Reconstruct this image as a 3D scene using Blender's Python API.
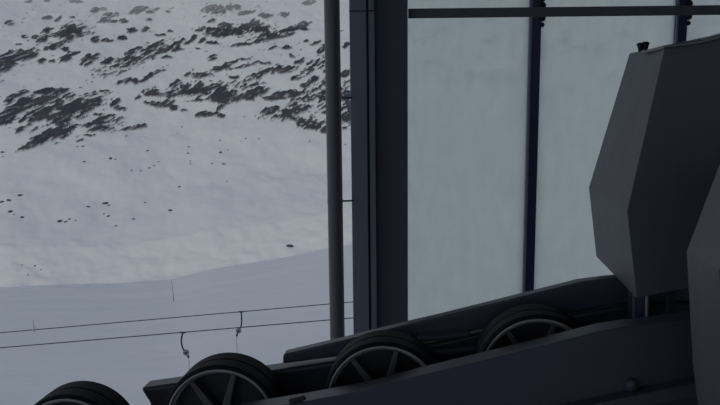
import bpy, bmesh, math, random
import numpy as np
from mathutils import Vector, Matrix, noise as mnoise

for o in list(bpy.data.objects): bpy.data.objects.remove(o)
random.seed(7); np.random.seed(7)
COL = bpy.context.scene.collection
S = bpy.context.scene

# ------------------------------------------------------------------ camera
F = 900.0
CAM = Vector((0, 0, 6.0))
PITCH = math.radians(11.3); ROLL = math.radians(0.65)
cam_d = bpy.data.cameras.new('camera'); cam = bpy.data.objects.new('camera', cam_d); COL.objects.link(cam)
cam_d.sensor_width = 36.0; cam_d.lens = 36.0 * F / 720.0
cam_d.clip_start = 0.1; cam_d.clip_end = 6000
RM = Matrix.Rotation(math.pi/2 - PITCH, 3, 'X') @ Matrix.Rotation(-ROLL, 3, 'Z')
cam.matrix_world = Matrix.Translation(CAM) @ RM.to_4x4()
S.camera = cam

# ------------------------------------------------------------------ sky, sun, exposure
w = bpy.data.worlds.new('sky'); S.world = w; w.use_nodes = True
nt = w.node_tree; nt.nodes.clear()
wo = nt.nodes.new('ShaderNodeOutputWorld'); bg = nt.nodes.new('ShaderNodeBackground')
tc = nt.nodes.new('ShaderNodeTexCoord'); sx = nt.nodes.new('ShaderNodeSeparateXYZ'); cr = nt.nodes.new('ShaderNodeValToRGB')
nt.links.new(tc.outputs['Generated'], sx.inputs[0]); nt.links.new(sx.outputs['Z'], cr.inputs[0])
cr.color_ramp.elements[0].color = (0.95, 1.03, 1.13, 1); cr.color_ramp.elements[1].color = (0.56, 0.66, 0.84, 1)
nt.links.new(cr.outputs[0], bg.inputs[0]); nt.links.new(bg.outputs[0], wo.inputs[0])
bg.inputs[1].default_value = 0.335
sun_d = bpy.data.lights.new('sun', 'SUN'); sun = bpy.data.objects.new('sun', sun_d); COL.objects.link(sun)
sun_d.energy = 0.60; sun_d.angle = math.radians(4); sun_d.color = (1.0, 0.93, 0.82)
sun.rotation_euler = Vector((0.42, 0.87, -0.285)).to_track_quat('-Z', 'Y').to_euler()
sun.location = (-20, -30, 40)
S.view_settings.view_transform = 'Standard'; S.view_settings.look = 'None'
S.view_settings.exposure = 0.12; S.view_settings.gamma = 1.0
S.view_settings.use_curve_mapping = False

# ------------------------------------------------------------------ helpers
def ray(px, py):
    return RM @ Vector(((px-360)/F, (202.5-py)/F, -1.0))
def at_y(px, py, y):                       # point of the vertical plane at distance y
    r = ray(px, py); return CAM + r * ((y - CAM.y)/r.y)
AX = ray(445, 100).normalized()            # direction of the machine's wheel axles
E1 = (Vector((1,0,0)) - AX*AX.x).normalized()
E2 = E1.cross(AX).normalized()
if E2.z < 0: E2 = -E2
def at_m(px, py, d):                       # point of the plane across the axles, d metres along them
    r = ray(px, py); return CAM + r * (d / r.dot(AX))

def link(o, parent=None):
    COL.objects.link(o)
    if parent is not None:
        o.parent = parent
        o.matrix_parent_inverse = Matrix.Translation(parent.location).inverted()
    return o
def mesh_obj(name, bm, mat, parent=None, smooth=False, bevel=0.0, seg=2):
    bmesh.ops.recalc_face_normals(bm, faces=bm.faces)
    me = bpy.data.meshes.new(name); bm.to_mesh(me); bm.free()
    if smooth:
        for p in me.polygons: p.use_smooth = True
    me.materials.append(mat)
    o = bpy.data.objects.new(name, me); link(o, parent)
    if bevel:
        m = o.modifiers.new('bevel', 'BEVEL'); m.width = bevel; m.segments = seg; m.limit_method = 'ANGLE'; m.angle_limit = math.radians(25)
    return o
def thing(name, label, cat, loc, group=None):
    o = bpy.data.objects.new(name, None); o.location = loc; o.empty_display_size = 0.1; COL.objects.link(o)
    return tag(o, label, cat, group)
def tag(o, label, cat, group=None):
    o['label'] = label; o['category'] = cat
    if group: o['group'] = group
    return o
def struct(o, label=None):
    o['kind'] = 'structure'
    if label: o['label'] = label
    return o
def add_box(bm, x0, x1, y0, y1, z0, z1):
    v = [bm.verts.new((x, y, z)) for x in (x0, x1) for y in (y0, y1) for z in (z0, z1)]
    for f in ((0,1,3,2),(4,6,7,5),(0,4,5,1),(2,3,7,6),(0,2,6,4),(1,5,7,3)): bm.faces.new([v[i] for i in f])
def box(name, x0, x1, y0, y1, z0, z1, mat, parent=None, bevel=0.0):
    bm = bmesh.new(); add_box(bm, x0, x1, y0, y1, z0, z1)
    return mesh_obj(name, bm, mat, parent, bevel=bevel)
def add_prism(bm, pts, vec):
    a = [bm.verts.new(p) for p in pts]; b = [bm.verts.new(p + vec) for p in pts]
    n = len(a)
    bm.faces.new(a); bm.faces.new(b[::-1])
    for i in range(n): bm.faces.new((a[i], a[(i+1) % n], b[(i+1) % n], b[i]))
def mprism(name, poly, d, length, mat, parent=None, bevel=0.006, seg=2):
    bm = bmesh.new(); add_prism(bm, [at_m(x, y, d) for x, y in poly], AX*length)
    return mesh_obj(name, bm, mat, parent, bevel=bevel, seg=seg)
def add_tube(bm, pts, r, n=12, caps=True):
    rings = []
    for i, p in enumerate(pts):
        p = Vector(p)
        t = (Vector(pts[min(i+1, len(pts)-1)]) - Vector(pts[max(i-1, 0)])).normalized()
        ref = Vector((0,0,1)) if abs(t.z) < .9 else Vector((0,1,0))
        a = t.cross(ref).normalized(); b = t.cross(a).normalized()
        rr = r[i] if isinstance(r, (list, tuple)) else r
        rings.append([bm.verts.new(p + (a*math.cos(2*math.pi*k/n) + b*math.sin(2*math.pi*k/n))*rr) for k in range(n)])
    for i in range(len(rings)-1):
        for k in range(n):
            bm.faces.new((rings[i][k], rings[i][(k+1) % n], rings[i+1][(k+1) % n], rings[i+1][k]))
    if caps: bm.faces.new(rings[0]); bm.faces.new(rings[-1][::-1])
def tube(name, pts, r, mat, parent=None, n=12):
    bm = bmesh.new(); add_tube(bm, pts, r, n)
    o = mesh_obj(name, bm, mat, parent, smooth=True)
    m = o.modifiers.new('edges', 'EDGE_SPLIT'); m.split_angle = math.radians(50)
    return o
def lathe(name, c, prof, mat, parent=None, n=64):
    # prof: closed list of (radius, offset along the axle)
    bm = bmesh.new(); rings = []
    for k in range(n):
        a = 2*math.pi*k/n; d = E1*math.cos(a) + E2*math.sin(a)
        rings.append([bm.verts.new(c + d*r + AX*h) for r, h in prof])
    m = len(prof)
    for k in range(n):
        for i in range(m):
            bm.faces.new((rings[k][i], rings[k][(i+1) % m], rings[(k+1) % n][(i+1) % m], rings[(k+1) % n][i]))
    o = mesh_obj(name, bm, mat, parent, smooth=True)
    e = o.modifiers.new('edges', 'EDGE_SPLIT'); e.split_angle = math.radians(35)
    return o

# ------------------------------------------------------------------ materials
def mat(name, c, rough=0.6, metal=0.0, var=0.12, scale=6.0, stretch=(1,1,1), bump=0.0, spec=0.5, bscale=40):
    m = bpy.data.materials.new(name); m.use_nodes = True; n = m.node_tree; b = n.nodes['Principled BSDF']
    tc = n.nodes.new('ShaderNodeTexCoord'); mp = n.nodes.new('ShaderNodeMapping'); mp.inputs['Scale'].default_value = stretch
    no = n.nodes.new('ShaderNodeTexNoise'); no.inputs['Scale'].default_value = scale; no.inputs['Detail'].default_value = 5
    n.links.new(tc.outputs['Object'], mp.inputs[0]); n.links.new(mp.outputs[0], no.inputs[0])
    mx = n.nodes.new('ShaderNodeMix'); mx.data_type = 'RGBA'
    mx.inputs[6].default_value = (*[x*(1-var) for x in c], 1); mx.inputs[7].default_value = (*[min(1, x*(1+var)) for x in c], 1)
    n.links.new(no.outputs['Fac'], mx.inputs[0]); n.links.new(mx.outputs[2], b.inputs['Base Color'])
    b.inputs['Roughness'].default_value = rough; b.inputs['Metallic'].default_value = metal
    b.inputs['Specular IOR Level'].default_value = spec
    if bump:
        nb = n.nodes.new('ShaderNodeTexNoise'); nb.inputs['Scale'].default_value = bscale
        bp = n.nodes.new('ShaderNodeBump'); bp.inputs['Strength'].default_value = bump; bp.inputs['Distance'].default_value = 0.01
        n.links.new(mp.outputs[0], nb.inputs[0]); n.links.new(nb.outputs['Fac'], bp.inputs['Height']); n.links.new(bp.outputs[0], b.inputs['Normal'])
    return m
M = {}
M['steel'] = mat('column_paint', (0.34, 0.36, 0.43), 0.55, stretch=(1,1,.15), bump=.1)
M['steel_dark'] = mat('column_web_dark', (0.15, 0.16, 0.20), 0.6, stretch=(1,1,.15))  # web of the same column, given a darker base colour
M['post'] = mat('post_paint', (0.19, 0.185, 0.205), 0.4, stretch=(1,1,.2))
M['navy'] = mat('navy_mullion_paint', (0.05, 0.05, 0.15), 0.4)
M['navy_lip'] = mat('pale_navy_edge', (0.32, 0.33, 0.45), 0.5)  # paler strip along the left edge of each bar
M['transom'] = mat('transom_rubber', (0.19, 0.21, 0.22), 0.7)
M['housing'] = mat('housing_sheet_metal', (0.122, 0.128, 0.148), 0.50, var=.2, scale=2.2, stretch=(3,3,.5), bump=.05)
M['lid'] = mat('bare_lid_metal', (0.16,0.165,0.17), 0.3, metal=.5)
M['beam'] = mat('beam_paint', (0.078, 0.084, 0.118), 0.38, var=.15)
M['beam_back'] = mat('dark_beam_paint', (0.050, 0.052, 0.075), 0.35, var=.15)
M['tyre'] = mat('tyre_rubber', (0.012, 0.012, 0.016), 0.65, bump=.15, spec=.2)
M['rim'] = mat('worn_rim_metal', (0.34, 0.33, 0.33), 0.40, metal=.3, var=.3)
M['wheel'] = mat('wheel_cast_metal', (0.10, 0.095, 0.095), 0.5, metal=.2, var=.3)
M['black'] = mat('black_metal', (0.02, 0.02, 0.023), 0.5)
M['cable'] = mat('cable_steel', (0.020, 0.022, 0.032), 0.6)
M['plate'] = mat('hanger_metal', (0.30, 0.31, 0.33), 0.5)
M['lance'] = mat('lance_metal', (0.20, 0.21, 0.25), 0.6)
M['concrete'] = mat('concrete', (0.20, 0.20, 0.20), 0.9, bump=.3)
M['wall'] = mat('dark_cladding', (0.06, 0.062, 0.07), 0.8)

def pane_material():
    m = bpy.data.materials.new('frosted_glazing'); m.use_nodes = True; n = m.node_tree
    n.nodes.clear()
    out = n.nodes.new('ShaderNodeOutputMaterial')
    tr = n.nodes.new('ShaderNodeBsdfTranslucent'); gl = n.nodes.new('ShaderNodeBsdfGlossy'); gl.inputs['Roughness'].default_value = .35
    rf = n.nodes.new('ShaderNodeBsdfRefraction'); rf.inputs['Roughness'].default_value = .8; rf.inputs['IOR'].default_value = 1.0
    tc = n.nodes.new('ShaderNodeTexCoord')
    mp = n.nodes.new('ShaderNodeMapping'); mp.inputs['Scale'].default_value = (3.2, 1, 1.1)
    n1 = n.nodes.new('ShaderNodeTexNoise'); n1.inputs['Scale'].default_value = 2.6; n1.inputs['Detail'].default_value = 8; n1.inputs['Roughness'].default_value = .62
    n.links.new(tc.outputs['Object'], mp.inputs[0]); n.links.new(mp.outputs[0], n1.inputs[0])
    r1 = n.nodes.new('ShaderNodeValToRGB')
    r1.color_ramp.elements[0].position = .30; r1.color_ramp.elements[0].color = (0.87, 0.92, 0.89, 1)
    r1.color_ramp.elements[1].position = .72; r1.color_ramp.elements[1].color = (0.95, 0.98, 0.96, 1)
    n.links.new(n1.outputs['Fac'], r1.inputs[0])
    n.links.new(r1.outputs[0], tr.inputs[0]); n.links.new(r1.outputs[0], rf.inputs[0])
    a = n.nodes.new('ShaderNodeMixShader'); a.inputs[0].default_value = .30
    n.links.new(tr.outputs[0], a.inputs[1]); n.links.new(rf.outputs[0], a.inputs[2])
    b = n.nodes.new('ShaderNodeMixShader'); b.inputs[0].default_value = .04
    n.links.new(a.outputs[0], b.inputs[1]); n.links.new(gl.outputs[0], b.inputs[2])
    n.links.new(b.outputs[0], out.inputs[0])
    return m
M['pane'] = pane_material()

SNOW_FAR = (0.82, 0.83, 0.84)
def snow_material():
    m = bpy.data.materials.new('snow_and_rock'); m.use_nodes = True; n = m.node_tree; b = n.nodes['Principled BSDF']
    at = n.nodes.new('ShaderNodeAttribute'); at.attribute_name = 'rock'
    tc = n.nodes.new('ShaderNodeTexCoord')
    n1 = n.nodes.new('ShaderNodeTexNoise'); n1.inputs['Scale'].default_value = .035; n1.inputs['Detail'].default_value = 4
    n.links.new(tc.outputs['Object'], n1.inputs[0])
    r = n.nodes.new('ShaderNodeValToRGB'); e = r.color_ramp.elements
    e[0].position = .42; e[0].color = (0.095, 0.10, 0.128, 1); e[1].position = .68; e[1].color = (0.145, 0.14, 0.142, 1)
    n.links.new(n1.outputs['Fac'], r.inputs[0])
    n2 = n.nodes.new('ShaderNodeTexNoise'); n2.inputs['Scale'].default_value = .5; n2.inputs['Detail'].default_value = 5
    n.links.new(tc.outputs['Object'], n2.inputs[0])
    vm = n.nodes.new('ShaderNodeMix'); vm.data_type = 'RGBA'; vm.blend_type = 'MULTIPLY'; vm.inputs[0].default_value = .5
    n.links.new(r.outputs[0], vm.inputs[6]); n.links.new(n2.outputs['Fac'], vm.inputs[7])
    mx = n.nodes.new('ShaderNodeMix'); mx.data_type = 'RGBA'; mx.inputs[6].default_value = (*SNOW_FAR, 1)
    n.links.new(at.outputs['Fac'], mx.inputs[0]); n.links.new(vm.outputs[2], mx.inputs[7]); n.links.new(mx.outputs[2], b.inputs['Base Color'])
    b.inputs['Roughness'].default_value = .85; b.inputs['Specular IOR Level'].default_value = .15
    n3 = n.nodes.new('ShaderNodeTexNoise'); n3.inputs['Scale'].default_value = .06; n3.inputs['Detail'].default_value = 7
    n.links.new(tc.outputs['Object'], n3.inputs[0])
    bp = n.nodes.new('ShaderNodeBump'); bp.inputs['Strength'].default_value = .35; bp.inputs['Distance'].default_value = 3
    n.links.new(n3.outputs['Fac'], bp.inputs['Height']); n.links.new(bp.outputs[0], b.inputs['Normal'])
    return m
M['snow'] = snow_material()
M['boulder'] = mat('boulder_rock', (0.085, 0.086, 0.10), .9, var=.3, scale=.6)

# ------------------------------------------------------------------ terrain
_perm = np.random.RandomState(3).rand(256, 256)
def vnoise(x, y):
    xi = np.floor(x).astype(int); yi = np.floor(y).astype(int); fx = x-xi; fy = y-yi
    fx = fx*fx*(3-2*fx); fy = fy*fy*(3-2*fy)
    g = lambda a, b: _perm[a % 256, b % 256]
    return (g(xi,yi)*(1-fx)+g(xi+1,yi)*fx)*(1-fy) + (g(xi,yi+1)*(1-fx)+g(xi+1,yi+1)*fx)*fy
def fbm(x, y, o=4):
    s = 0; a = 1; t = 0
    for i in range(o):
        s = s + a*vnoise(x+17.3*i, y+9.1*i); t += a; a *= .55; x = x*2.03; y = y*2.03
    return s/t - .5
EDGE_Y = 400.0
def smax(a, b, k):
    h = np.clip(.5 + .5*(a-b)/k, 0, 1); return b*(1-h) + a*h + k*h*(1-h)
def height(X, Y):
    Ys = np.maximum(Y, 60.0); u = np.clip(X/Ys, -.6, .5)
    te = np.interp(u, [-.6, -.4, -.28, -.22, -.17, -.09, 0.0, .5], [.300, .2935, .292, .288, .276, .263, .246, .236])
    Yn = np.clip(Y, 14, EDGE_Y)
    s = (te*EDGE_Y - 12)/(EDGE_Y-14)
    near = -12 - s*(Yn-14) - .62*np.maximum(Y-EDGE_Y, 0)
    near = near + 2.6*fbm(X/420+1.3, Y/24+.006*X, 3)*np.clip((Y-30)/150, .15, 1) + .5*fbm(X/70+5, Y/40)*np.clip((Y-20)/120, 0, 1) + 5*fbm(X/60, Y/60+3, 3)*np.clip((Y-250)/100, 0, 1)*np.clip((Y-EDGE_Y+110)/80, 0, 1)*.25
    Yb = 610 + 130*(np.clip(u, -.4, .2)+.4)
    d = Y - Yb
    far = -te*Yb + np.where(d < 0, .22*d, .62*np.minimum(d, 32) + .27*np.maximum(d-32, 0) + .10*np.maximum(d-120, 0))
    far = far + np.clip((d+40)/150, 0, 1)*(22*fbm(X/180+2, Y/200, 4) + 9*fbm(X/45, Y/60+8, 4)) + 2.2*fbm(X/22, Y/30, 3)
    far = far + 5.0*fbm(X/12, Y/7, 3)*np.clip(1-np.abs(d-10)/45, 0, 1)
    near = near + 4.5*fbm(X/6, Y/9, 3)*np.clip(1.3-np.hypot((X+112)/28, (Y-345)/40), 0, 1)
    z = CAM.z + smax(near, far, 3.0)
    hill_and_shade_mound = np.clip((-20-Y)/290, 0, 1)*92 + 38*np.exp(-(((X+62)/32)**2 + ((Y+125)/38)**2))  # slope behind the station, plus an unseen mound added to block its sun
    return z + hill_and_shade_mound

ROCKS = [(14,58,20,5,14),(6,66,14,6,28),(222,33,14,5,5),(224,99,13,5.5,0),(284,97,16,3.6,10),(192,91,12,4,8),(88,106,12,6,28),(34,142,16,4.5,26),(28,2,4,1.6,0),(47,1,3,1.5,0),(76,2,6,1.8,0),(100,9.5,7,1.8,0),(94,12,4,1.5,0),(111,15,7,3,0),(105,20,8,3,15),(113,22,4,1.5,0),
(47,18.5,5,1.8,5),(58,20,4,1.6,35),(72,18,2.5,1,0),(9,24,5,2.2,10),(47,31,4,3,35),(70,31,9,4.5,15),(62,35,8,4,10),(79,35,4.5,2.3,30),(82,28.5,4,1.4,0),
(42,40,6,3,20),(35,38,3.5,2.3,0),(26,37,5,1.6,20),(95,40,4.5,3.2,25),(107,41.5,5.5,1.6,0),(18,45,3,1,0),(55,47.5,9,3.6,20),(65,50,4,2.6,0),
(66,59,7,3.4,20),(75,54,8,2.5,15),(42,61.5,4.5,2.2,30),(52,62,3,1.5,0),(86,62,9,4.5,25),(96,58,4,3,20),(107,62,6,3.6,15),(8,62,13,4.5,12),(24,58,13,3.6,8),(5,69,9,4.5,25),
(15,97,14,2.2,25),(10,101,5,3,30),(52,92.5,15,3.6,5),(35,102,15,4.3,10),(15,110,13,5.5,20),(5,121,10,5,10),(45,112,13,3.2,32),(33,121,6,2.3,10),(22,121,5,2.5,30),(20,131,4,2.3,30),(72,108,14,7.5,25),
(91,104,13,5.6,25),(63,123,9,4.6,20),(50,133,8,3.6,15),(57,105,4,4,40),(88,126,5,1.8,10),(103,119,8,2.2,20),(107,130,6,2.2,20),(115,104,6,2.2,40),(119,110,4,2,0),(98,115,5,1.3,10),
(93,93,3,1,0),(104,92,5,1.2,0),(105,75,4,.8,0),(92,83,2,.8,0),(28,147,9,3.4,12),(41,141,13,3.6,30),(98,130,10,2,12),(90,136,6,1.3,0),(131,129,13,2.2,8),(80,141,5,1.2,20),(102,124,8,1.4,10),
(138,11,9,3.4,15),(150,12.5,4,1.5,0),(156,10,3,1.5,20),(168,12,2.5,1.4,0),(124,22,4,1.8,0),(149,20.5,3,1.2,0),(132,31,6,2.6,10),(145,30,5,2.2,30),(171,32,5,1.2,0),(161,36,5,1.1,0),(123,39,5,2.4,0),
(130,54,9,2.6,35),(138,49,5,2,20),(152,49,11,3,38),(178,43,6,2.6,30),(165,51,11,2.4,20),(175,50,6,2.6,5),(167,58,6,1.6,0),(190,42,7,1.8,35),(194,38,3,1.5,20),(202,42,4,1.6,25),(212,43.5,7,1.8,-5),(198,49,3,1,0),
(209,9,8,3,15),(219,10,6,3,35),(229,8,4,3,35),(237,8,4,2.6,0),(210,22,5,1.5,15),(202,30,6,2.2,15),(222,32,16,4.6,5),(224,27,8,4,25),(235,33,11,3.4,-3),(237,46,8,1.5,5),(212,57,6,1.2,20),(213,60,4,1.2,20),(230,65,9,2.4,30),
(125,82,6,2.6,20),(136,82,5,1.8,0),(146,79,10,2.4,28),(155,74,5,1.5,25),(161,71,4,.9,0),(187,76,4,1.5,30),(201,76,9,3,8),(220,69,8,2.4,10),(229,65,9,2,30),(234,78,5,2,0),(174,84,7,1.8,30),
(152,94,10,3.2,0),(190,91.5,15,4,8),(169,96,9,3.6,5),(201,87,4,3.6,40),(213,85.5,5,1.2,0),(224,99,15,5.6,2),(196,101,13,1.6,3),(155,105,12,2.3,-12),(163,105,9,3.3,8),(174,109,4,2.6,10),(184,111,3,1,0),
(208,115,11,2.6,10),(219,110,5,1.8,35),(222,117,4,1.8,0),(122,110,3.5,2,0),(138,98,4,2,40),(309,3,8,2.6,10),(247,13,8,2.4,10),(265,16,6,2.6,5),(284,15,6,2.8,10),
(250,25,10,4,20),(260,31,8,2.8,10),(293,29,15,3.2,15),(268,38,16,3,14),(285,36,10,2.4,15),(245,45,17,1.6,8),(258,41,12,2.4,25),(305,30,5,1.6,0),(302,25,5,2,25),(272,49,4,1,20),(286,48.5,4.5,2,5),(292,57,3,2.4,0),(306,42,3,1.4,0),(322,50,8,3.2,40),(315,44,5,1.6,20),
(242,60,6,1.2,0),(224,68,9,2.2,30),(243,67,14,1.8,14),(265,64,5,1.8,0),(282,71,13,3.4,8),(297,79,6,1.6,15),(312,82,9,3,38),(306,86,6,2.6,10),(255,94,12,4,22),(230,98,12,5,4),(246,98,8,3,-20),(283,96,20,3.6,10),
(270,112,10,3,20),(283,117,8,2.6,0),(300,122,9,2,-10),(312,128,8,2.6,0),(325,131,6,3.4,20),(313,91,6,2,20),(255,85,12,1.8,12),(324,85,8,2,20),(330,70,8,2.4,30),(300,62,6,2,20),(345,75,6,3,20),(347,98,8,2,0),(347,120,6,4,0),(346,46,5,3,30),(330,112,8,3,10)]
STRI = [(315,66,22,9,30),(258,77,20,6,28),(300,106,26,11,28),(325,96,20,16,35),(290,114,26,7,10),(268,36,22,6,15),(345,105,12,30,0),(60,112,50,17,15),(40,103,34,9,12),(66,34,26,10,12),(250,30,28,7,8),(310,124,26,7,-12),(100,124,22,8,10),(210,90,40,10,5),(220,12,18,4,10),(135,60,45,8,22),(60,132,26,10,20)]

def terrain():
    xs = np.concatenate([np.linspace(-1500, -650, 30), np.arange(-645, -464, 4), np.arange(-462, 40, 1.15), np.arange(41.5, 120, 1.8), np.arange(120, 420, 3.5), np.linspace(425, 1500, 50)])
    ys = np.concatenate([np.linspace(-900, -320, 12), np.arange(-300, -30, 10), np.array([-20, 0, 8]), np.arange(14, 120, 4), np.arange(120, 380, 5), np.arange(380, 520, 2.5), np.arange(521, 1290, 1.75), np.linspace(1300, 2300, 40)])
    X, Y = np.meshgrid(xs, ys)
    Z = height(X, Y)
    Rt = np.array(RM.transposed())
    P = np.stack([X, Y, Z-CAM.z], -1) @ Rt.T
    dep = np.maximum(-P[..., 2], 1.0)
    px = 360 + F*P[..., 0]/dep; py = 202.5 - F*P[..., 1]/dep
    # streak noise, running up to the right along the strata
    a = math.radians(32); zz = Z*1.15
    p = X*math.cos(a) + zz*math.sin(a); q = -X*math.sin(a) + zz*math.cos(a)
    st = fbm(p/9, q/2.6, 4); st2 = fbm(p/5+40, q/1.7+3, 3); wob = fbm(X/7, zz/5, 4); st3 = fbm(p/4.5+11, q/1.5+7, 2)
    field = np.full(X.shape, -1.0)
    inreg = (Y > 520) & (Y < 1290)
    for (cx, cy, rx, ry, an) in ROCKS:
        t = math.radians(an); dx = px-cx; dy = -(py-cy)
        e = np.sqrt(((dx*math.cos(t)+dy*math.sin(t))/(rx*1.10))**2 + ((-dx*math.sin(t)+dy*math.cos(t))/(ry*1.05))**2)
        field = np.maximum(field, np.clip(1-e, -1, .55))
    sf = np.zeros(X.shape)
    for (cx, cy, rx, ry, an) in STRI:
        t = math.radians(an); dx = px-cx; dy = -(py-cy)
        e = np.sqrt(((dx*math.cos(t)+dy*math.sin(t))/rx)**2 + ((-dx*math.sin(t)+dy*math.cos(t))/ry)**2)
        sf = np.maximum(sf, np.clip(1.25-e, 0, 1))
    v1 = field*1.3 + 1.35*st + .7*wob - 2.2*np.clip(-st3-.04, 0, 1) + .0
    rock = np.clip((v1-.0)/.07, 0, 1)*np.interp(st3, [-.35, -.1], [.55, 1])
    band = (py < 150) & (px < 360)
    rock = np.maximum(rock, np.clip((st2*2.2 + sf*.9 - .60)/.10, 0, 1)*(sf > 0))
    # thin scatter of small stones in the rocky band
    sc = fbm(p/5, q/2.2+60, 3)
    rock = np.maximum(rock, np.clip((sc + .05*np.clip((150-py)/60, 0, 1) - .345)/.05, 0, 1)*(py < 145))
    # right of the photographed part the same bands go on
    out = (px > 362) | (px < -12) | (py < -10)
    rz = np.clip(((Z-CAM.z)+95)/40, 0, 1)
    rock = np.where(out, rz*np.clip((fbm(X/40, zz/16, 4) + .8*st - .13)/.08, 0, 1), rock)
    rock = rock*inreg*np.interp(py, [-5, 18, 30], [.55, .8, 1.0])  # haze and dusted snow painted in: rock fades towards snow colour higher up
    rock = np.where(Y >= 1290, np.clip((fbm(X/60, Y/60, 4)-.08)/.06, 0, 1), rock)
    Z = Z + rock*(1.6 + 4*st)*inreg
    ny, nx = X.shape
    co = np.stack([X, Y, Z], -1).reshape(-1, 3)
    idx = np.arange(ny*nx).reshape(ny, nx)
    fa = np.stack([idx[:-1, :-1], idx[:-1, 1:], idx[1:, 1:], idx[1:, :-1]], -1).reshape(-1, 4)
    me = bpy.data.meshes.new('hillside')
    me.vertices.add(len(co)); me.vertices.foreach_set('co', co.ravel())
    me.loops.add(fa.size); me.loops.foreach_set('vertex_index', fa.ravel())
    me.polygons.add(len(fa)); me.polygons.foreach_set('loop_start', np.arange(0, fa.size, 4)); me.polygons.foreach_set('loop_total', np.full(len(fa), 4))
    me.polygons.foreach_set('use_smooth', np.ones(len(fa), bool))
    me.update()
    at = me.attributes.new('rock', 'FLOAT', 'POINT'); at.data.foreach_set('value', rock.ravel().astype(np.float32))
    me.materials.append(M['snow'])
    o = bpy.data.objects.new('snow_hillside', me); COL.objects.link(o)
    return struct(o, 'snow covered mountainside with bands of bare dark rock')
terrain()

def ground_hit(px, py, d0=30, d1=1400):
    r = ray(px, py); r = r/r.y
    ds = np.arange(d0, d1, .5)
    hz = height(r.x*ds, ds); rz = CAM.z + r.z*ds
    k = np.argmax(rz <= hz)
    return Vector((r.x*ds[k], ds[k], float(hz[k])))

# ------------------------------------------------------------------ station shell
YW = 12.6
box_ = box
struct(box('floor', -6, 9, -6, 13.0, -0.3, 0.0, M['concrete']))
struct(box('foundation_wall', -6, 9, -6, 13.0, -7.5, -0.3, M['concrete']))
struct(box('ceiling', -6, 9, -6, 13.4, 9.0, 9.3, M['wall']))
struct(box('wall_back', -6, 9, -6.3, -6.0, 0.0, 3.0, M['wall']))  # unseen back wall, kept low so outside light reaches the interior
struct(box('wall_right', 9.0, 9.3, -6.3, 13.0, 0.0, 9.3, M['wall']))

def vx(px, py, y=YW): return at_y(px, py, y).x
zt0 = at_y(520, 17.2, YW-.06).z; zt1 = at_y(520, 7.4, YW-.06).z
xm = [at_y(408, 160, YW).x, at_y(531.5, 160, YW).x, at_y(681, 20, YW).x, 5.9, 7.4]
hw = 0.078
# panes: lower row then upper row
k = 1
for (z0, z1) in ((0.0, zt0+.02), (zt1-.02, 9.0)):
    for i in range(4):
        bm = bmesh.new(); add_box(bm, xm[i]+(hw if i else -.02), xm[i+1]-hw, YW+.02, YW+.035, z0, z1)
        o = mesh_obj('window_%d' % k, bm, M['pane'])
        struct(o, 'frosted grey green glazing pane'); k += 1
n_ = 1
for i in range(1, 4):
    o = box('trim_%d' % n_, xm[i]-hw, xm[i]+hw, YW-.04, YW+.10, 0.0, 9.0, M['navy'], bevel=.006); struct(o, 'navy blue vertical glazing bar'); n_ += 1
    l = box('edge_lip', xm[i]-hw-.002, xm[i]-hw+.028, YW-.058, YW-.035, 0.0, 9.0, M['navy_lip'], o)
    # black rubber gaskets where the bar crosses the transom
    bm = bmesh.new()
    for q, (dz, rr) in enumerate(((-.17, .035), (-.08, .05), (.0, .04), (.09, .05), (.17, .035))):
        bmesh.ops.create_icosphere(bm, subdivisions=2, radius=rr, matrix=Matrix.Translation((xm[i]+hw+.01, YW-.04, (zt0+zt1)/2+dz)))
    mesh_obj('sealant_blob', bm, M['black'], o, smooth=True)
o = box('trim_%d' % n_, xm[0], 9.0, YW-.12, YW-.03, zt0, zt1, M['transom'], bevel=.008); struct(o, 'dark horizontal transom bar'); n_ += 1
struct(box('trim_%d' % n_, xm[4]-.1, 9.0, YW-.03, YW+.1, 0.0, 9.0, M['wall'])); n_ += 1

# ------------------------------------------------------------------ steel column and round post
yc = YW-.35
cx = [at_y(p, 100, yc).x for p in (350.4, 367, 369.3, 376.0, 408)]
col = thing('steel_column', 'wide dark blue-grey steel column standing beside the frosted glass', 'column', ((cx[0]+cx[4])/2, yc+.2, 0))
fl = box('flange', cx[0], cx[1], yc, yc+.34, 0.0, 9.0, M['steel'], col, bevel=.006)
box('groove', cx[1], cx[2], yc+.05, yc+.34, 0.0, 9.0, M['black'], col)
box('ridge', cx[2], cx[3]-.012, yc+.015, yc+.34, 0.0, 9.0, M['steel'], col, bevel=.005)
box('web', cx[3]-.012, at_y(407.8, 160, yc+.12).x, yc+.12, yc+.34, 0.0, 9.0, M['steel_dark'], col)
zs = at_y(360, 11, yc).z
box('splice_seam', cx[0]-.003, cx[3]-.01, yc-.004, yc+.1, zs-.008, zs+.008, M['black'], fl)

yp = YW-.9
pc = at_y(334.6, 170, yp); rp = 7.6/F*(pc-CAM).length
post = thing('round_post', 'dark round steel post standing just left of the wide column', 'post', (pc.x, yp, 0))
shaft = tube('shaft', [(pc.x, yp, 0.0), (pc.x, yp, 4.5), (pc.x, yp, 9.0)], rp, M['post'], post, n=40)
tube('base_flange', [(pc.x, yp, 0.0), (pc.x, yp, .03)], rp*2, M['post'], post, n=40)
for q, py in enumerate((98, 201)):
    z = at_y(345, py, yp).z
    tube('tie_rod', [(pc.x+rp*.8, yp, z), (cx[0]+.02, yc+.02, at_y(350, py, yc).z)], .012, M['black'], post)
    tube('collar', [(pc.x, yp, z-.03), (pc.x, yp, z+.03)], rp*1.03, M['post'], shaft, n=40)

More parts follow.
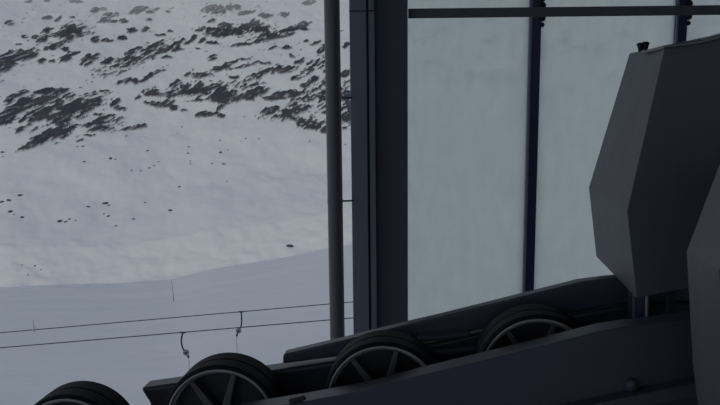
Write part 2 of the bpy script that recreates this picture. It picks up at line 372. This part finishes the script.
# ------------------------------------------------------------------ rear beam of the wheel train
def cut(poly, y): return poly
rear = thing('rear_beam', 'long dark double beam rising to the right behind the running wheels', 'beam', at_m(480, 380, 4.95))
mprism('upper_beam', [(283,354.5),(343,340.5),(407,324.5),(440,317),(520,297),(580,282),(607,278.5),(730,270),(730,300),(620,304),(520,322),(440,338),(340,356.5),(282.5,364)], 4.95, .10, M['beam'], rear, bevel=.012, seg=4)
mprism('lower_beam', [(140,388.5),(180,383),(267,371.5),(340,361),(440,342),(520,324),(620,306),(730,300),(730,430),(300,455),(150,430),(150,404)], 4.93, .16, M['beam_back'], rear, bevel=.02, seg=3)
mprism('rib', [(418,337.5),(470,332.5),(470,337.5),(418,343)], 4.86, .09, M['beam'], rear, bevel=.012)
mprism('rib', [(425,351.5),(480,346.5),(480,352),(425,357)], 4.84, .11, M['beam'], rear, bevel=.012)

# ------------------------------------------------------------------ running wheels
def wheel(c, rot, label):
    t = thing('running_wheel', label, 'wheel', c, 'rubber-tyred running wheels on the inclined beam')
    R = .322
    lathe('tyre', c, [(R-.012,0),(R-.002,.012),(R,.11),(R-.006,.114),(R-.006,.125),(R,.13),(R,.245),(R-.012,.26),(R-.03,.26),(R-.022,.03),(R-.022,0)], M['tyre'], t, 96)
    lathe('rim', c, [(R-.023,-.004),(R-.031,-.006),(R-.036,.02),(R-.05,.03),(R-.05,.15),(R-.031,.15),(R-.023,.0)], M['rim'], t, 96)
    lathe('disc', c, [(R-.045,.10),(R-.045,.115),(.05,.115),(.05,.10)], M['black'], t, 48)
    lathe('hub', c, [(.001,-.01),(.06,-.01),(.07,.0),(.07,.12),(.001,.12)], M['wheel'], t, 40)
    for k in range(7):
        a = rot + 2*math.pi*k/7; d = E1*math.cos(a)+E2*math.sin(a); s = -E1*math.sin(a)+E2*math.cos(a)
        bm = bmesh.new()
        pts = [c+d*.05-s*.024, c+d*(R-.045)-s*.013, c+d*(R-.045)+s*.013, c+d*.05+s*.024]
        add_prism(bm, [p+AX*.02 for p in pts], AX*.06)
        mesh_obj('spoke', bm, M['wheel'], t, bevel=.006)
    tube('axle', [c+AX*.1, c+AX*.375], .035, M['black'], t, 20)
    return t
DM = 4.55
wheel(at_m(69,452,DM), math.radians(73), 'leftmost of the four running wheels, only its tyre top showing against the snow')
wheel(at_m(221,424,DM), math.radians(75), 'second running wheel from the left, black tyre standing clear against the snow')
wheel(at_m(384,402,DM), math.radians(76), 'spoked running wheel directly below the wide steel column')
wheel(at_m(539,376,DM), math.radians(74), 'rightmost running wheel, half hidden behind the front beam under the navy bar')

# ------------------------------------------------------------------ front beam
front = thing('front_beam', 'dark curved steel beam crossing in front of the running wheels', 'beam', at_m(560, 400, 4.3))
TOP = [(236,412.5),(300,402.5),(360,391.5),(417,376.5),(500,356.5),(567,339.5),(600,331),(625,327),(660,323),(700,317),(760,309)]
fw = mprism('web', TOP + [(760,372),(700,384),(640,396),(560,413),(470,430),(360,452),(236,470)], 4.26, .15, M['beam'], front, bevel=.006)
mprism('lower_flange', [(760,370),(700,382),(648,393),(600,403),(560,412),(470,429),(470,440),(560,424),(648,406),(760,384)], 4.17, .22, M['beam'], front, bevel=.006)
c = at_m(632.5, 386, 4.22)
lathe('bolt_cap', c, [(.001,-.01),(.018,-.008),(.028,.0),(.028,.045),(.001,.045)], M['beam'], fw, 32)
mprism('clip', [(288,400),(303,396.5),(306,400),(300,403),(290,405)], 4.24, .03, M['black'], front, bevel=.006)

# trestles carrying both beams, below the picture
for name, obj_, px, d, lab in (('a', front, 640, 4.30, ''), ('b', front, 420, 4.30, ''), ('c', rear, 640, 5.0, ''), ('d', rear, 340, 5.0, '')):
    p = at_m(px, 440 if obj_ is front and px < 500 else 405, d)
    box('support_leg', p.x-.06, p.x+.06, p.y-.0, p.y+.12, 0.0, p.z+.03, M['beam'], obj_)

# ------------------------------------------------------------------ faceted housings
def housing(poly, d, length, lab, split, brackets, knobs, extra=None):
    base = at_m(poly[2][0], poly[2][1], d)
    t = thing('machine_housing', lab, 'machine housing', base, 'faceted sheet metal housings over the wheel train')
    k = length/(d+length)
    back = [(x+(445-x)*k, y+(100-y)*k) for x, y in poly]
    if extra: back[0] = extra
    bm = bmesh.new()
    a = [bm.verts.new(at_m(x, y, d)) for x, y in poly]; b = [bm.verts.new(at_m(x, y, d+length)) for x, y in back]
    bm.faces.new(a); bm.faces.new(b[::-1])
    for i in range(len(a)):
        j = (i+1) % len(a); bm.faces.new((a[i], a[j], b[j])); bm.faces.new((a[i], b[j], b[i]))
    mesh_obj('shell', bm, M['housing'], t, bevel=.004)
    for b in brackets: mprism(b[0], b[1], b[2], b[3], M[b[4]], t, bevel=.004)
    for (x, y, dd) in knobs:
        p = at_m(x, y, dd)
        tube('lifting_knob', [p-E2*.03, p, p+E2*.012, p+E2*.02], [.010, .017, .022, .012], M['black'], t, 12)
    return t
h1 = [(664.5,48),(627,211),(636.5,298),(700,286),(790,268),(850,170),(850,5)]
br = [('lid', [(663,45.5),(700,40),(850,-3),(850,4),(700,44),(664,48.5)], 4.36, .5, 'lid'),
      ('bracket', [(634,292),(650,289),(650,330),(634,333)], 4.55, .05, 'beam'),
      ('bracket', [(668,288),(676,286),(676,322),(668,324)], 4.75, .05, 'beam'),
      ('bracket_rod', [(646,290),(648.5,290),(648.5,330),(646,330)], 4.50, .02, 'steel'),
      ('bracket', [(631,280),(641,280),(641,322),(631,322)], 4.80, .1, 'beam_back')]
D1 = 4.40
housing(h1, D1, 1.17, 'large faceted dark metal housing standing in front of the frosted glass, seen nearly whole', None, br,
        [(640.5,46.5,4.95),(645.5,45.5,4.95)], extra=(629.5,53.5))
h2 = [(757,171),(719,271),(726,399),(736,480),(900,450),(900,140)]
housing(h2, 3.35, .45, 'nearest faceted metal housing, cut off by the right edge of the picture', None, 
        [('bracket', [(760,440),(800,440),(800,475),(760,475)], 3.6, .2, 'beam')], [])

# ------------------------------------------------------------------ drag lift
def rope(p0, p1, y, lab, ext=1.0):
    a = at_y(*p0, y); b = at_y(*p1, y); d = b-a
    pts = []
    for i in range(41):
        t = -1.2 + 3.4*i/40
        p = a + d*t; pts.append(p)
    bm = bmesh.new(); add_tube(bm, pts, .021, 8)
    return tag(mesh_obj('haul_rope', bm, M['cable'], smooth=True), lab, 'rope', 'drag lift haul ropes')
rope((0,332.8),(352,302), 40, 'upper of the two thin dark haul ropes crossing the snow')
rope((0,347.8),(352,318), 36, 'lower of the two thin dark haul ropes crossing the snow')
def hanger(px0, py0, bend, boxp, end, y, lab):
    top = at_y(px0, py0, y)
    t = thing('drag_lift_hanger', lab, 'lift hanger', top)
    g = [top + Vector((-.12, 0, 0)), top + Vector((.12, 0, .0))]
    tube('grip', g, .035, M['black'], t, 10)
    pts = [at_y(x, yy, y) for x, yy in bend]
    tube('arm', pts, .034, M['black'], t, 8)
    c = at_y(*boxp, y)
    a = math.radians(0)
    bm = bmesh.new(); add_tube(bm, [c+Vector((-.0,-.05,0)), c+Vector((0,.05,0))], .13, 20)
    reel = mesh_obj('spring_reel', bm, M['plate'], t, bevel=.01)
    bm = bmesh.new(); add_tube(bm, [c+Vector((-.0,-.07,0)), c+Vector((0,-.05,0))], .05, 14)
    mesh_obj('reel_cap', bm, M['black'], reel)
    e = at_y(*end, y)
    tube('guide', [c+Vector((.03,0,-.06)) if end[0] > boxp[0] else c+Vector((-.03,0,-.06)), e+Vector((0,0,-.0))], [.03,.05], M['black'], t, 10)
    tube('cord', [e, e-Vector((0,0,3.2))], .012, M['plate'], t, 6)
    b = e-Vector((0,0,3.2))
    tube('t_bar', [b+Vector((0,-.7,0)), b, b+Vector((0,.7,0))], .03, M['black'], t, 10)
    return t
hanger(183, 332.5, [(183,332.5),(181.6,337),(181.3,342),(182.2,346.5),(184,350.5)], (186.2,352.5), (188.7,357.5), 36, 'tow hanger clipped to the lower haul rope, left of the other hanger')
hanger(241, 311.8, [(241,311.8),(241.6,316),(241.8,321),(241.2,326),(239.5,329)], (238.6,330.8), (236.6,336), 40, 'tow hanger clipped to the upper haul rope, right of the other hanger')

# snow lances on the piste
def lance(foot, top, leg, lab):
    f = ground_hit(*foot); t = thing('snow_lance', lab, 'snow lance', f, 'snow lances on the piste')
    tp = at_y(*top, f.y); L = at_y(*leg, f.y)
    s = f.y/F
    tube('pipe', [f-Vector((0,0,1)), tp], [.30*s, .24*s], M['lance'], t, 8)
    L2 = ground_hit(*leg)
    tube('stay', [L2-Vector((0,0,1)), f.lerp(tp, .65)], .16*s, M['lance'], t, 8)
    tube('nozzle_head', [tp-Vector((.5*s,0,0)), tp+Vector((.5*s,0,0))], .3*s, M['lance'], t, 8)
lance((174.6,302.5), (171.6,281), (173.6,301.5), 'single tall thin snow lance on the piste above the ropes')
lance((33.8,333), (33.5,321), (38.5,325), 'small forked snow lance at left, standing behind the upper rope')

# ------------------------------------------------------------------ boulders in the lower snowfield
BO = [(83,146.5,1.6),(77.5,147,1.2),(84,162,1.6),(110.5,158.5,2.2),(115.5,159.2,1.2),(2.5,152.5,2),(3,157,1.2),(147.5,151,1.5),(182,127,1.2),(188.5,147,1.2),(188,153.5,1.3),(220,140.5,1.2),
(220.5,152.5,1.8),(227.5,150,1),(224,164.2,1.8),(212,163.8,1.2),(190.5,164,1.2),(190.5,161,1),(158.5,162,1),(149.5,168,1.6),(140.5,171,1.2),(131.5,170.5,1.2),(154,166,1.2),(179.5,187.2,1.7),(170.5,210.6,2.4),(227,181.5,1),
(105,203.5,3),(109,205.5,1.5),(88,207,1.8),(2,202,2.2),(9,200.5,2.5),(20,195.5,2.6),(10.5,211.8,2.6),(14,214.5,1.3),(22,217.5,2.2),(60,221.5,3),(65.5,222,2),(69.5,219.5,1.6),(75.5,220.5,1.2),(104,214,1.3),(108.5,216.3,1.8),(133.5,219,1.8),(116,226,1.5),(145,202.5,1.3),
(290,246.3,4),(259,139,1),(246,138.5,1),(35,266,1.2),(41,270.5,1),(28,275.5,1),(22,265,.9)]
protos = []
for v in range(4):
    bm = bmesh.new(); bmesh.ops.create_icosphere(bm, subdivisions=3, radius=1.0)
    for q in bm.verts:
        n1 = mnoise.noise(q.co*1.4 + Vector((v*7, 3, 1))) + .4*mnoise.noise(q.co*3.5 + Vector((v, 9, 4)))
        q.co *= 1 + .45*n1
        q.co.z *= .55
    me = bpy.data.meshes.new('boulder'); bm.to_mesh(me); bm.free(); me.materials.append(M['boulder']); protos.append(me)
def where(x, y):
    if y > 240 and x > 250: return ('flat dark', 'boulder', 'alone above the shaded piste near the round post')
    if y > 255: return ('small grey', 'boulder', 'in the bright snow bank above the piste')
    if y > 190 and x < 30: return ('dark', 'boulder', 'in the cluster at the left picture edge')
    if y > 190 and x < 95: return ('dark', 'boulder', 'in the short row low on the snowfield')
    if y > 190 and x < 140: return ('dark', 'boulder', 'in the middle cluster low on the snowfield')
    if y > 190: return ('dark', 'boulder', 'right of the middle cluster, low on the snowfield')
    if x < 10: return ('dark', 'boulder', 'at the left edge just under the rock bands')
    if x < 120: return ('small dark', 'boulder', 'in open snow below the left rock bands')
    if x < 170: return ('tiny grey', 'boulder', 'in the sparse row across the middle snowfield')
    return ('tiny dark', 'boulder', 'in the scatter on open snow left of the post')
ORD = ['leftmost', 'second', 'third', 'fourth', 'fifth', 'sixth', 'seventh', 'eighth', 'ninth', 'tenth', 'eleventh', 'twelfth', 'thirteenth', 'fourteenth']
clusters = {}
for x, y, r in sorted(BO): clusters.setdefault(where(x, y), []).append((x, y, r))
i = 0
for (size, kind, place), members in clusters.items():
    for k, (x, y, r) in enumerate(members):
        p = ground_hit(x, y, 420)
        o = bpy.data.objects.new('boulder', protos[i % 4]); COL.objects.link(o); i += 1
        s = r*p.y/F*.62
        o.location = p + Vector((0,0,s*.1)); o.scale = (s*1.5, s*1.2, s*(.75 if r > 3.5 else 1.15)); o.rotation_euler = (0, -.15, i*1.3)
        if len(members) == 1: lab = '%s %s %s' % (size, kind, place)
        else: lab = '%s %s, %s %s' % (size, kind, 'leftmost' if k == 0 else 'rightmost' if k == len(members)-1 else ORD[k] + ' from left', place)
        tag(o, lab, 'boulder', 'boulders ' + place)
